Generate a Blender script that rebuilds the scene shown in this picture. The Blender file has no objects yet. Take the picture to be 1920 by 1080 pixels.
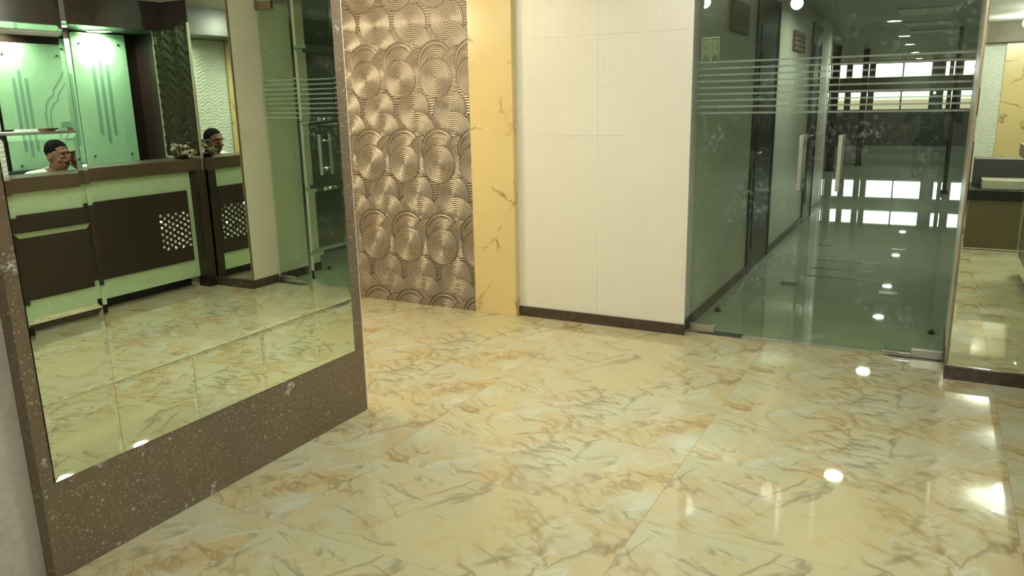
import bpy, bmesh, math, random
import numpy as np
from mathutils import Vector, Matrix

random.seed(7)
C = bpy.context.scene.collection
S = bpy.context.scene

# ------------------------------------------------------------------ camera
M = ((0.881560722, 0.471655926, -0.019783351),
     (-0.093169672, 0.214918651, 0.972177651),
     (-0.462785161, 0.855190424, -0.233407869))          # right, up, forward
cam_d = bpy.data.cameras.new('camera')
cam_d.sensor_width = 36.0
cam_d.lens = 1460.97 / 1920 * 36.0
cam_d.clip_start = 0.05
cam = bpy.data.objects.new('camera', cam_d)
C.objects.link(cam)
R = Matrix((M[0], M[1], (-M[2][0], -M[2][1], -M[2][2]))).transposed().to_4x4()
cam.matrix_world = Matrix.Translation((0, 0, 1.5)) @ R
S.camera = cam

# ------------------------------------------------------------------ world, exposure
S.view_settings.view_transform = 'Standard'
S.view_settings.look = 'None'
S.view_settings.gamma = 1.0
S.view_settings.use_curve_mapping = False
S.view_settings.exposure = 0.0
S.cycles.use_denoising = True
S.cycles.max_bounces = 14
S.cycles.transparent_max_bounces = 24
S.cycles.glossy_bounces = 8
S.cycles.caustics_reflective = False
S.cycles.caustics_refractive = False
S.cycles.sample_clamp_indirect = 40.0
W = bpy.data.worlds.new('daylight')
S.world = W
W.use_nodes = True
wn = W.node_tree
wn.nodes.clear()
wo = wn.nodes.new('ShaderNodeOutputWorld')
wb = wn.nodes.new('ShaderNodeBackground')
wt = wn.nodes.new('ShaderNodeTexCoord')
ws = wn.nodes.new('ShaderNodeSeparateXYZ')
wr = wn.nodes.new('ShaderNodeValToRGB')
wr.color_ramp.elements[0].position = 0.4985
wr.color_ramp.elements[0].color = (0.125, 0.105, 0.075, 1)
wr.color_ramp.elements[1].position = 0.5003
wr.color_ramp.elements[1].color = (0.95, 1.0, 0.97, 1)
wm = wn.nodes.new('ShaderNodeMath'); wm.operation = 'MULTIPLY_ADD'
wm.inputs[1].default_value = 0.5; wm.inputs[2].default_value = 0.5
wn.links.new(wt.outputs['Generated'], ws.inputs[0])
wn.links.new(ws.outputs['Z'], wm.inputs[0])
wn.links.new(wm.outputs[0], wr.inputs[0])
wn.links.new(wr.outputs[0], wb.inputs[0])
wb.inputs[1].default_value = 7.0
wn.links.new(wb.outputs[0], wo.inputs[0])
W.cycles.sampling_method = 'NONE'

CEIL = 2.34
COOL = (0.985, 1.0, 0.92)
WARM = (1.0, 0.86, 0.62)
LOBBY_W = 46.0
LOBBY_K = [0.65, 0.66, 0.78, 2.1, 1.7, 1.1]
LOBBY = [(0.24, 3.45), (-1.15, 2.50), (-1.78, 3.10), (0.85, 0.95), (1.1, -0.7), (0.80, -1.95)]  # first and last are real lamps; those between are added fill
PASSAGE = [(-3.12, 3.25, 24.0), (-4.05, 3.20, 110.0)]
CORRIDOR_Y = [8.2, 11.8, 15.0, 17.6, 21.2, 25.0]
CORRIDOR_W = 14.0
RECEPTION = [(1.76, 4.62, 7.5), (1.76, 3.80, 5.5), (1.30, 2.60, 8.0)]

# ------------------------------------------------------------------ helpers
def link(o, parent=None):
    C.objects.link(o)
    if parent is not None:
        o.parent = parent
    return o

def tag(o, label=None, cat=None, group=None, kind=None):
    if label: o['label'] = label
    if cat: o['category'] = cat
    if group: o['group'] = group
    if kind: o['kind'] = kind
    return o

def wloc(o):
    v = Vector(o.location)
    p = o.parent
    while p is not None:
        v += Vector(p.location)
        p = p.parent
    return v

def empty(name, loc, parent=None):
    o = bpy.data.objects.new(name, None)
    o.empty_display_size = 0.1
    o.location = Vector(loc) - (wloc(parent) if parent else Vector())
    return link(o, parent)

def mesh_obj(name, verts, faces, m, parent=None, smooth=False, loc=None):
    """verts in world coordinates; the object's origin goes to the bottom centre of its box"""
    v = np.array(verts, dtype=float)
    if loc is None:
        lo, hi = v.min(0), v.max(0)
        loc = Vector(((lo[0] + hi[0]) / 2, (lo[1] + hi[1]) / 2, lo[2]))
    else:
        loc = Vector(loc)
    v = v - np.array(loc)
    me = bpy.data.meshes.new(name)
    me.from_pydata([tuple(p) for p in v], [], faces)
    if m is not None:
        for mm in (m if isinstance(m, (list, tuple)) else [m]):
            me.materials.append(mm)
    if smooth:
        me.polygons.foreach_set('use_smooth', [True] * len(me.polygons))
    o = bpy.data.objects.new(name, me)
    o.location = loc - (wloc(parent) if parent else Vector())
    return link(o, parent)

def bm_obj(name, bm, m, parent=None, smooth=False):
    bmesh.ops.recalc_face_normals(bm, faces=bm.faces)
    bm.verts.index_update()
    v = [tuple(p.co) for p in bm.verts]
    f = [[p.index for p in fc.verts] for fc in bm.faces]
    bm.free()
    return mesh_obj(name, v, f, m, parent, smooth)

def add_box(bm, x0, x1, y0, y1, z0, z1, bevel=0.0):
    r = bmesh.ops.create_cube(bm, size=1.0)
    vs = r['verts']
    for v in vs:
        v.co = Vector(((x0 + x1) / 2 + v.co.x * (x1 - x0), (y0 + y1) / 2 + v.co.y * (y1 - y0), (z0 + z1) / 2 + v.co.z * (z1 - z0)))
    if bevel > 0:
        es = list({e for v in vs for e in v.link_edges})
        bmesh.ops.bevel(bm, geom=es, offset=bevel, segments=2, affect='EDGES', profile=0.5)

def box(name, x0, x1, y0, y1, z0, z1, m, parent=None, bevel=0.0):
    bm = bmesh.new()
    add_box(bm, x0, x1, y0, y1, z0, z1, bevel)
    return bm_obj(name, bm, m, parent)

def add_tube(bm, p0, p1, r0, r1=None, n=14, cap=True):
    r1 = r0 if r1 is None else r1
    p0, p1 = Vector(p0), Vector(p1)
    d = p1 - p0
    q = d.to_track_quat('Z', 'Y').to_matrix().to_4x4()
    bmesh.ops.create_cone(bm, cap_ends=cap, segments=n, radius1=r0, radius2=r1, depth=d.length,
                          matrix=Matrix.Translation((p0 + p1) / 2) @ q)

def add_ball(bm, c, r, sc=(1, 1, 1), rot=None, seg=14):
    mt = Matrix.Translation(c)
    if rot is not None: mt = mt @ rot.to_4x4()
    mt = mt @ Matrix.Diagonal((sc[0], sc[1], sc[2], 1))
    bmesh.ops.create_uvsphere(bm, u_segments=seg, v_segments=max(6, seg * 2 // 3), radius=r, matrix=mt)

def struct(o, label=None):
    o['kind'] = 'structure'
    if label: o['label'] = label
    return o

# ------------------------------------------------------------------ materials
def mat(name):
    m = bpy.data.materials.new(name)
    m.use_nodes = True
    nt = m.node_tree
    return m, nt, nt.nodes['Principled BSDF']

class N:
    def __init__(s, nt): s.t = nt
    def new(s, typ, **kw):
        n = s.t.nodes.new('ShaderNode' + typ)
        for k, v in kw.items():
            setattr(n, k, v)
        return n
    def put(s, sock, v):
        if isinstance(v, bpy.types.NodeSocket): s.t.links.new(v, sock)
        elif v is not None: sock.default_value = v
    def math(s, op, a, b=None, c=None, clamp=False):
        n = s.new('Math', operation=op); n.use_clamp = clamp
        s.put(n.inputs[0], a)
        if b is not None: s.put(n.inputs[1], b)
        if c is not None: s.put(n.inputs[2], c)
        return n.outputs[0]
    def vmath(s, op, a, b=None):
        n = s.new('VectorMath', operation=op)
        s.put(n.inputs[0], a)
        if b is not None:
            s.put(n.inputs['Scale'] if op == 'SCALE' else n.inputs[1], b)
        return n.outputs[0]
    def noise(s, vec, scale, detail=3, rough=0.5, dist=0.0):
        n = s.new('TexNoise'); s.put(n.inputs['Vector'], vec)
        n.inputs['Scale'].default_value = scale; n.inputs['Detail'].default_value = detail
        n.inputs['Roughness'].default_value = rough; n.inputs['Distortion'].default_value = dist
        return n.outputs['Fac'], n.outputs['Color']
    def ramp(s, fac, stops, interp='LINEAR'):
        n = s.new('ValToRGB'); s.put(n.inputs[0], fac)
        cr = n.color_ramp; cr.interpolation = interp
        while len(cr.elements) < len(stops): cr.elements.new(0.5)
        for e, (p, c) in zip(cr.elements, stops):
            e.position = p
            e.color = (c, c, c, 1) if isinstance(c, (int, float)) else (*c, 1)
        return n.outputs[0]
    def mix(s, fac, a, b, blend='MIX'):
        n = s.new('MixRGB', blend_type=blend)
        s.put(n.inputs[0], fac)
        s.put(n.inputs[1], a if isinstance(a, bpy.types.NodeSocket) else (*a, 1))
        s.put(n.inputs[2], b if isinstance(b, bpy.types.NodeSocket) else (*b, 1))
        return n.outputs[0]
    def obj(s):
        return s.new('TexCoord').outputs['Object']
    def gen(s):
        return s.new('NewGeometry').outputs['Position']
    def bump(s, h, strength, dist):
        n = s.new('Bump'); s.put(n.inputs['Height'], h)
        n.inputs['Strength'].default_value = strength; n.inputs['Distance'].default_value = dist
        return n.outputs[0]

def plain(name, col, rough=0.5, metal=0.0, var=0.06, scale=14.0, spec=0.5, coat=0.0):
    m, nt, p = mat(name); n = N(nt)
    f, _ = n.noise(n.obj(), scale, 4)
    c = n.mix(n.ramp(f, [(0.3, 0.0), (0.7, 1.0)]), tuple(x * (1 - var) for x in col), tuple(min(1, x * (1 + var)) for x in col))
    n.put(p.inputs['Base Color'], c)
    p.inputs['Roughness'].default_value = rough
    p.inputs['Metallic'].default_value = metal
    p.inputs['Specular IOR Level'].default_value = spec
    p.inputs['Coat Weight'].default_value = coat
    return m

def m_floor_marble():
    m, nt, p = mat('floor_marble'); n = N(nt)
    o = n.obj()
    rnd = n.new('ObjectInfo').outputs['Random']
    k = n.math('FLOOR', n.math('MULTIPLY', rnd, 2.0))          # two prints of the same tile
    off = n.new('CombineXYZ'); n.put(off.inputs[2], n.math('MULTIPLY', k, 3.7))
    v = n.vmath('ADD', o, off.outputs[0])
    _, wc = n.noise(v, 3.0, 4, 0.55)
    wv = n.vmath('ADD', v, n.vmath('SCALE', n.vmath('SUBTRACT', wc, (0.5, 0.5, 0.5)), 0.16))
    def along(vec, deg, a, c, seed):
        mp = n.new('Mapping'); n.put(mp.inputs['Vector'], vec)
        mp.inputs['Rotation'].default_value = (0, 0, math.radians(-deg))
        mp.inputs['Location'].default_value = (seed, seed * 0.7, 0)
        return n.vmath('MULTIPLY', mp.outputs[0], (a, c, 1.0))
    def soft(deg, a, c, seed, lo, hi, det=4):
        f, _ = n.noise(along(wv, deg, a, c, seed), 1.0, det, 0.55)
        return n.ramp(f, [(lo, 0.0), (hi, 1.0)])
    def line(deg, a, c, seed, width, mlo, mhi, det=3):
        f, _ = n.noise(along(wv, deg, a, c, seed), 1.0, det, 0.5)
        r = n.math('ABSOLUTE', n.math('SUBTRACT', f, 0.5))
        mk, _ = n.noise(n.vmath('ADD', v, (seed, 2.0, seed)), 3.2, 3)
        return n.math('MULTIPLY', n.ramp(r, [(0.0, 1.0), (width * 0.4, 0.6), (width, 0.0)]), n.ramp(mk, [(mlo, 0.0), (mhi, 1.0)]))
    g, _ = n.noise(v, 26.0, 5, 0.7)
    base = n.mix(soft(58, 0.9, 2.8, 1.0, 0.36, 0.62), (0.575, 0.575, 0.395), (0.595, 0.530, 0.285))
    base = n.mix(n.math('MULTIPLY', n.math('MULTIPLY', soft(60, 1.3, 2.8, 4.0, 0.46, 0.66), 0.75), soft(-25, 1.2, 2.4, 6.0, 0.38, 0.60)), base, (0.575, 0.415, 0.19))
    base = n.mix(n.math('MULTIPLY', n.math('MULTIPLY', soft(55, 1.6, 2.8, 14.0, 0.52, 0.58), soft(-22, 1.2, 2.6, 9.0, 0.46, 0.52)), 0.5), base, (0.58, 0.63, 0.49))
    base = n.mix(n.math('MULTIPLY', n.math('MULTIPLY', soft(62, 1.8, 3.4, 21.0, 0.52, 0.56), soft(-30, 1.5, 3.0, 23.0, 0.48, 0.53)), 0.5), base, (0.57, 0.42, 0.18))
    base = n.mix(n.math('MULTIPLY', soft(-35, 5.0, 14.0, 31.0, 0.56, 0.76, 6), 0.40), base, (0.40, 0.27, 0.12))
    base = n.mix(n.ramp(g, [(0.35, 0.0), (0.75, 0.30)]), base, (0.62, 0.60, 0.41))
    base = n.mix(n.math('MULTIPLY', line(60, 0.9, 3.2, 2.0, 0.016, 0.45, 0.56), 0.60), base, (0.22, 0.20, 0.12))
    base = n.mix(n.math('MULTIPLY', line(-18, 0.8, 4.4, 5.0, 0.014, 0.46, 0.56), 0.65), base, (0.20, 0.19, 0.13))
    base = n.mix(n.math('MULTIPLY', line(-42, 1.4, 4.0, 8.0, 0.022, 0.48, 0.60), 0.60), base, (0.30, 0.17, 0.06))
    base = n.mix(n.math('MULTIPLY', line(-30, 2.4, 7.0, 12.0, 0.030, 0.50, 0.62, 5), 0.50), base, (0.34, 0.21, 0.08))
    base = n.mix(n.math('MULTIPLY', line(50, 2.0, 5.0, 17.0, 0.020, 0.52, 0.62), 0.55), base, (0.72, 0.71, 0.58))
    n.put(p.inputs['Base Color'], base)
    p.inputs['Roughness'].default_value = 0.03
    p.inputs['IOR'].default_value = 1.5
    return m

def m_granite():
    m, nt, p = mat('brown_granite'); n = N(nt)
    o = n.gen()
    f, _ = n.noise(o, 260.0, 2, 0.6)
    g, _ = n.noise(o, 3.0, 4, 0.6)
    base = n.mix(f, (0.125, 0.085, 0.048), (0.20, 0.145, 0.09))
    base = n.mix(n.ramp(g, [(0.4, 0.0), (0.62, 0.6)]), base, (0.13, 0.10, 0.065))
    _, wc = n.noise(o, 75.0, 4, 0.7)
    wv = n.vmath('ADD', o, n.vmath('SCALE', n.vmath('SUBTRACT', wc, (0.5, 0.5, 0.5)), 0.012))
    for sc_, lo, hi, rad, amt in ((34.0, 0.74, 0.95, 0.40, 0.8), (70.0, 0.70, 0.92, 0.50, 0.9), (130.0, 0.70, 0.95, 0.60, 0.8)):
        vo = n.new('TexVoronoi', feature='F1'); n.put(vo.inputs['Vector'], wv); vo.inputs['Scale'].default_value = sc_
        sep = n.new('SeparateColor'); n.put(sep.inputs[0], vo.outputs['Color'])
        ring = n.ramp(vo.outputs['Distance'], [(rad * 0.15, 0.25), (rad * 0.4, 1.0), (rad * 0.7, 0.0)])
        spot = n.math('MULTIPLY', ring, n.ramp(sep.outputs[0], [(lo, 0.0), (hi, 1.0)]))
        base = n.mix(n.math('MULTIPLY', spot, amt), base, n.mix(sep.outputs[1], (0.52, 0.44, 0.36), (0.58, 0.57, 0.52)))
    # larger worn white blotches
    b1, _ = n.noise(o, 9.0, 2, 0.5); b2, _ = n.noise(o, 95.0, 4, 0.7)
    bl = n.math('MULTIPLY', n.ramp(b1, [(0.69, 0.0), (0.73, 1.0)]), n.ramp(b2, [(0.44, 0.0), (0.56, 0.9)]))
    base = n.mix(bl, base, (0.62, 0.58, 0.55))
    n.put(p.inputs['Base Color'], base)
    p.inputs['Roughness'].default_value = 0.32
    return m

def m_cream_tile():
    m, nt, p = mat('embossed_cream_tile'); n = N(nt)
    o = n.gen()
    sx = n.new('SeparateXYZ'); n.put(sx.inputs[0], o)
    a = n.math('ADD', sx.outputs[0], sx.outputs[1])
    _, wc = n.noise(o, 30.0, 2)
    def grid(c, sp, w):
        t = n.math('FRACT', n.math('DIVIDE', c, sp))
        t = n.math('ABSOLUTE', n.math('SUBTRACT', t, 0.5))
        return n.ramp(t, [(0.5 - w, 0.0), (0.5, 1.0)])
    g = n.math('MAXIMUM', grid(a, 0.034, 0.10), grid(sx.outputs[2], 0.021, 0.13))
    f, _ = n.noise(o, 120.0, 3, 0.6)
    st, _ = n.noise(n.vmath('MULTIPLY', o, (60, 60, 4)), 1.0, 3)
    gb, _ = n.noise(o, 14.0, 3)
    g = n.math('MULTIPLY', g, n.ramp(gb, [(0.3, 0.25), (0.7, 1.0)]))
    base = n.mix(n.math('MULTIPLY', g, 0.24), (0.725, 0.705, 0.610), (0.51, 0.49, 0.41))
    base = n.mix(n.math('MULTIPLY', st, 0.35), base, (0.80, 0.78, 0.68))
    n.put(p.inputs['Base Color'], base)
    h = n.math('ADD', n.math('MULTIPLY', g, -0.5), n.math('MULTIPLY', f, 0.5))
    n.put(p.inputs['Normal'], n.bump(h, 0.35, 0.002))
    p.inputs['Roughness'].default_value = 0.30
    return m

def m_yellow_marble():
    m, nt, p = mat('yellow_marble'); n = N(nt)
    o = n.gen()
    _, wc = n.noise(o, 3.0, 4, 0.6)
    wv = n.vmath('ADD', o, n.vmath('SCALE', n.vmath('SUBTRACT', wc, (0.5, 0.5, 0.5)), 0.30))
    f, _ = n.noise(wv, 2.0, 3)
    base = n.mix(f, (0.64, 0.505, 0.22), (0.71, 0.575, 0.285))
    vo = n.new('TexVoronoi', feature='DISTANCE_TO_EDGE'); n.put(vo.inputs['Vector'], wv); vo.inputs['Scale'].default_value = 2.3
    mk, _ = n.noise(o, 3.1, 3, 0.6)
    ln = n.math('MULTIPLY', n.ramp(vo.outputs['Distance'], [(0.0, 1.0), (0.012, 0.6), (0.035, 0.0)]), n.ramp(mk, [(0.48, 0.0), (0.60, 0.9)]))
    base = n.mix(ln, base, (0.26, 0.15, 0.05))
    n.put(p.inputs['Base Color'], base)
    p.inputs['Roughness'].default_value = 0.22
    return m

def m_bronze():
    m, nt, p = mat('champagne_relief'); n = N(nt)
    o = n.gen()
    f, _ = n.noise(o, 40.0, 4, 0.6)
    g, _ = n.noise(o, 6.0, 3)
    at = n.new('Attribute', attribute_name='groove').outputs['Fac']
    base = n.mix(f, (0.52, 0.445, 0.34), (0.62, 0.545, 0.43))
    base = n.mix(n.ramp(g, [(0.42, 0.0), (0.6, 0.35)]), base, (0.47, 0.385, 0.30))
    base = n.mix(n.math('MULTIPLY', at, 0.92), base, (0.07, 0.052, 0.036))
    n.put(p.inputs['Base Color'], base)
    p.inputs['Metallic'].default_value = 0.55
    n.put(p.inputs['Roughness'], n.ramp(f, [(0.3, 0.30), (0.7, 0.44)]))
    return m

def m_mirror():
    m, nt, p = mat('mirror_glass'); n = N(nt)
    nt.nodes.remove(p)
    g = n.new('BsdfGlossy'); g.inputs['Roughness'].default_value = 0.0
    f, _ = n.noise(n.obj(), 5.0, 3)
    n.put(g.inputs['Color'], n.mix(f, (0.85, 0.92, 0.79), (0.87, 0.94, 0.81)))
    nt.links.new(g.outputs[0], nt.nodes['Material Output'].inputs[0])
    return m

def m_glass(name, tint, dirt=0.0):
    m, nt, p = mat(name); n = N(nt)
    nt.nodes.remove(p)
    tr = n.new('BsdfTransparent'); tr.inputs[0].default_value = (*tint, 1)
    gl = n.new('BsdfGlossy'); gl.inputs['Roughness'].default_value = 0.0
    fr = n.new('Fresnel'); fr.inputs[0].default_value = 1.6
    mx = n.new('MixShader')
    bf = n.new('NewGeometry').outputs['Backfacing']          # the inner faces of the thin sheet add no second mirror image
    n.put(mx.inputs[0], n.math('MULTIPLY', fr.outputs[0], n.math('SUBTRACT', 1.0, bf)))
    nt.links.new(tr.outputs[0], mx.inputs[1]); nt.links.new(gl.outputs[0], mx.inputs[2])
    out = mx.outputs[0]
    if dirt > 0:
        o = n.gen()
        a, _ = n.noise(o, 3.5, 3, 0.6); b, _ = n.noise(o, 34.0, 5, 0.75)
        d = n.math('MULTIPLY', n.ramp(a, [(0.46, 0.0), (0.66, 1.0)]), n.ramp(b, [(0.52, 0.0), (0.74, 1.0)]))
        df = n.new('BsdfDiffuse'); df.inputs[0].default_value = (0.7, 0.75, 0.8, 1)
        m2 = n.new('MixShader')
        n.put(m2.inputs[0], n.math('MULTIPLY', d, dirt))
        nt.links.new(out, m2.inputs[1]); nt.links.new(df.outputs[0], m2.inputs[2])
        out = m2.outputs[0]
    nt.links.new(out, nt.nodes['Material Output'].inputs[0])
    return m

def m_frost():
    m, nt, p = mat('frosted_film'); n = N(nt)
    nt.nodes.remove(p)
    tr = n.new('BsdfTransparent'); tr.inputs[0].default_value = (0.9, 0.95, 0.9, 1)
    df = n.new('BsdfDiffuse'); df.inputs[0].default_value = (0.55, 0.62, 0.53, 1)
    tl = n.new('BsdfTranslucent'); tl.inputs[0].default_value = (0.6, 0.65, 0.58, 1)
    a = n.new('MixShader'); a.inputs[0].default_value = 0.4
    nt.links.new(df.outputs[0], a.inputs[1]); nt.links.new(tl.outputs[0], a.inputs[2])
    f, _ = n.noise(n.gen(), 60.0, 2)
    b = n.new('MixShader'); n.put(b.inputs[0], n.ramp(f, [(0.3, 0.40), (0.7, 0.55)]))
    nt.links.new(tr.outputs[0], b.inputs[1]); nt.links.new(a.outputs[0], b.inputs[2])
    nt.links.new(b.outputs[0], nt.nodes['Material Output'].inputs[0])
    return m

def m_emit(name, col, strength):
    m, nt, p = mat(name); n = N(nt)
    f, _ = n.noise(n.obj(), 20.0, 2)
    n.put(p.inputs['Emission Color'], n.mix(f, col, tuple(min(1, c * 1.04) for c in col)))
    p.inputs['Emission Strength'].default_value = strength
    p.inputs['Base Color'].default_value = (0.8, 0.8, 0.78, 1)
    return m

def m_wood():
    m, nt, p = mat('dark_wenge'); n = N(nt)
    o = n.gen()
    mp = n.vmath('MULTIPLY', o, (40.0, 40.0, 3.0))
    f, _ = n.noise(mp, 1.0, 5, 0.6)
    n.put(p.inputs['Base Color'], n.mix(f, (0.012, 0.008, 0.006), (0.034, 0.021, 0.016)))
    p.inputs['Roughness'].default_value = 0.30
    return m

def m_counter():
    m, nt, p = mat('brown_counter_stone'); n = N(nt)
    f, _ = n.noise(n.gen(), 160.0, 3, 0.6)
    n.put(p.inputs['Base Color'], n.mix(f, (0.060, 0.038, 0.022), (0.10, 0.066, 0.04)))
    p.inputs['Roughness'].default_value = 0.3
    return m

MARBLE = m_floor_marble()
GRANITE = m_granite()
CREAM = m_cream_tile()
YELLOW = m_yellow_marble()
BRONZE = m_bronze()
MIRROR = m_mirror()
GLASS = m_glass('green_door_glass', (0.845, 0.908, 0.815), 0.35)
CLEAR = m_glass('window_glass', (0.96, 0.98, 0.96))
FROST = m_frost()
WOOD = m_wood()
COUNTER = m_counter()
GROUT = plain('grout', (0.34, 0.26, 0.15), 0.8)
DARKSTONE = plain('dark_brown_skirting', (0.065, 0.045, 0.032), 0.25, var=0.3, scale=30)
PLASTER = plain('ceiling_white', (0.78, 0.80, 0.74), 0.8)
GREYWALL = plain('grey_wallpaper', (0.50, 0.47, 0.40), 0.6, var=0.10, scale=40)
CORTILE = plain('corridor_floor_tile', (0.50, 0.53, 0.45), 0.02, var=0.05, scale=4)
STEEL = plain('brushed_steel', (0.62, 0.62, 0.60), 0.32, 1.0, scale=90)
CHROME = plain('chrome', (0.85, 0.86, 0.85), 0.08, 1.0, 0.02)
MINT = plain('mint_back_painted_glass', (0.40, 0.72, 0.43), 0.12, var=0.04, coat=0.6)
MINTLINE = plain('etched_grey_green', (0.21, 0.42, 0.27), 0.35)
PALEMINT = plain('pale_mint_glass', (0.50, 0.68, 0.45), 0.12, var=0.04, coat=0.6)
BLACK = plain('black_lacquer', (0.012, 0.012, 0.012), 0.35)
BLACKF = plain('black_fabric', (0.015, 0.015, 0.016), 0.85)
NAVY = plain('dark_door_laminate', (0.018, 0.018, 0.026), 0.30)
WHITEP = plain('white_wavy_plaster', (0.66, 0.70, 0.60), 0.5)
OLIVE = plain('dark_olive_metal', (0.060, 0.056, 0.032), 0.25, 0.7)
GREYM = plain('grey_frame', (0.25, 0.26, 0.24), 0.5)
GEM = plain('crystal', (0.86, 0.88, 0.86), 0.06, 0.85, 0.02)
BRASS = plain('brown_plaque', (0.16, 0.11, 0.06), 0.4, 0.3)
PALEM = plain('plaque_marks', (0.42, 0.40, 0.30), 0.5)
EMIT = m_emit('lamp_diffuser', (1.0, 1.0, 0.92), 30.0)
EMITW = m_emit('warm_lamp_diffuser', (1.0, 0.86, 0.62), 30.0)

# ------------------------------------------------------------------ floor
G = 0.0009
def tile_field(floor_o, name, xs, ys, m, sx, sy):
    me = None
    for y in ys:
        for x in xs:
            if me is None:
                o = box(name, x + G, x + sx - G, y + G, y + sy - G, -0.012, 0.0, m, floor_o)
                me = o.data
                z = o.location.z
            else:
                o = bpy.data.objects.new(name, me)
                o.location = Vector((x + sx / 2, y + sy / 2, -0.012)) - Vector(floor_o.location)
                link(o, floor_o)

lobby_floor = struct(box('floor', -5.1, 1.95, -3.15, 4.895, -0.06, -0.0012, GROUT), 'cream and orange veined marble tile floor of the lobby')
tile_field(lobby_floor, 'tile', [-0.82 + 1.2 * k for k in range(-4, 3)], [4.275 - 0.6 * k for k in range(0, 13)], MARBLE, 1.2, 0.6)
hall_floor = struct(box('floor', -6.5, 5.2, 4.896, 26.2, -0.06, -0.0012, GROUT), 'pale tile floor of the corridor behind the glass doors')
tile_field(hall_floor, 'tile', [-1.36 + 0.6 * k for k in range(-1, 4)], [4.90 + 0.6 * k for k in range(0, 14)], CORTILE, 0.6, 0.6)
struct(box('floor_slab', -6.5, 5.2, 13.30, 26.2, -0.012, 0.0, CORTILE, hall_floor))
struct(box('floor_slab', -6.5, -1.962, 4.9, 13.30, -0.012, 0.0, CORTILE, hall_floor))
struct(box('floor_slab', 1.642, 5.2, 4.9, 13.30, -0.012, 0.0, CORTILE, hall_floor))

# ------------------------------------------------------------------ ceilings
struct(box('ceiling', -5.1, 1.95, -3.15, 4.92, CEIL, CEIL + 0.08, PLASTER), 'white lobby ceiling')
struct(box('ceiling', -6.5, 5.2, 4.92, 26.2, 2.42, 2.50, plain('corridor_ceiling', (0.34, 0.38, 0.31), 0.5)), 'grey green corridor ceiling')
struct(box('trim_1', -1.36, 0.156, 4.90, 4.93, 2.318, 2.42, GREYM), 'head rail over the glass doors')

# ------------------------------------------------------------------ walls: tiled cream wall
ROWS = [0.07, 0.343, 0.650, 0.959, 1.270, 1.578, 1.895, 2.205, CEIL]
def tiles_y(parent, x_edges, y_face, thick, rows=ROWS):
    """tiles on a face that looks towards -Y"""
    for i in range(len(x_edges) - 1):
        for j in range(len(rows) - 1):
            box('tile', x_edges[i] + 0.0003, x_edges[i + 1] - 0.0003, y_face, y_face + thick, rows[j] + 0.0003, rows[j + 1] - 0.0003, CREAM, parent, 0.0005)
def tiles_x(parent, y_edges, x_face, thick, rows=ROWS):
    """tiles on a face that looks towards +X (thick > 0 goes to -X) or -X (thick < 0)"""
    x0, x1 = sorted((x_face, x_face - thick))
    for i in range(len(y_edges) - 1):
        for j in range(len(rows) - 1):
            box('tile', x0, x1, y_edges[i] + 0.0003, y_edges[i + 1] - 0.0003, rows[j] + 0.0003, rows[j + 1] - 0.0003, CREAM, parent, 0.0005)

# block between pilaster and corridor: front face y=4.79, corridor face x=-1.36
wall_b = struct(box('wall_back', -2.86, -1.372, 4.802, 11.7, 0, 2.42, CREAM), 'cream embossed tile wall beside the glass doors')
tiles_y(wall_b, [-2.531, -1.940, -1.331], 4.79, 0.0119)
struct(box('baseboard_back', -2.531, -1.325, 4.778, 4.7899, 0, 0.07, DARKSTONE), 'dark brown skirting under the cream tiles')
wall_cl = struct(box('wall_corridor_left', -1.3719, -1.371, 4.80, 11.69, 0, 2.42, CREAM), 'cream tile wall of the corridor seen through the glass')
ye = [4.802]
for a in (5.40, 6.0, 6.74): ye.append(a)
tiles_x(wall_cl, ye, -1.36, 0.0108, ROWS[:-1] + [2.42])
tiles_x(wall_cl, [7.72, 8.32, 8.92, 9.86], -1.36, 0.0108, ROWS[:-1] + [2.42])
tiles_x(wall_cl, [10.62, 11.2, 11.69], -1.36, 0.0108, ROWS[:-1] + [2.42])
for a, b in ((4.802, 6.74), (7.72, 9.86), (10.62, 11.69)):
    struct(box('baseboard_corridor', -1.3599, -1.348, a, b, 0, 0.07, DARKSTONE), 'dark skirting along the corridor wall')
# end return strip of the cream wall, in front of the glass
def corridor_door(n, y0, y1, lab):
    d = struct(empty('door_%d' % n, (-1.37, (y0 + y1) / 2, 0)), lab)
    box('leaf', -1.3705, -1.352, y0 + 0.05, y1 - 0.05, 0.005, 2.26, NAVY, d, 0.002)
    box('jamb', -1.3705, -1.345, y0, y0 + 0.05, 0, 2.31, WOOD, d)
    box('jamb', -1.3705, -1.345, y1 - 0.05, y1, 0, 2.31, WOOD, d)
    box('head', -1.3705, -1.345, y0 + 0.0501, y1 - 0.0501, 2.261, 2.31, WOOD, d)
    box('panel_moulding', -1.352, -1.346, y0 + 0.16, y1 - 0.16, 1.15, 2.08, NAVY, d, 0.003)
    box('panel_moulding', -1.352, -1.346, y0 + 0.16, y1 - 0.16, 0.2, 0.95, NAVY, d, 0.003)
    bm = bmesh.new(); add_tube(bm, (-1.352, y0 + 0.11, 1.03), (-1.31, y0 + 0.11, 1.03), 0.009); add_tube(bm, (-1.312, y0 + 0.105, 1.03), (-1.312, y0 + 0.22, 1.03), 0.008)
    bm_obj('handle', bm, STEEL, d)
corridor_door(3, 6.74, 7.72, 'nearer dark door in the left corridor wall')
corridor_door(4, 9.86, 10.62, 'farther dark door in the left corridor wall')

# pilaster of yellow marble
struct(box('trim_2', -2.868, -2.5312, 4.735, 4.803, 0, CEIL, YELLOW, None, 0.003), 'yellow marble pilaster with brown veins')

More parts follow.
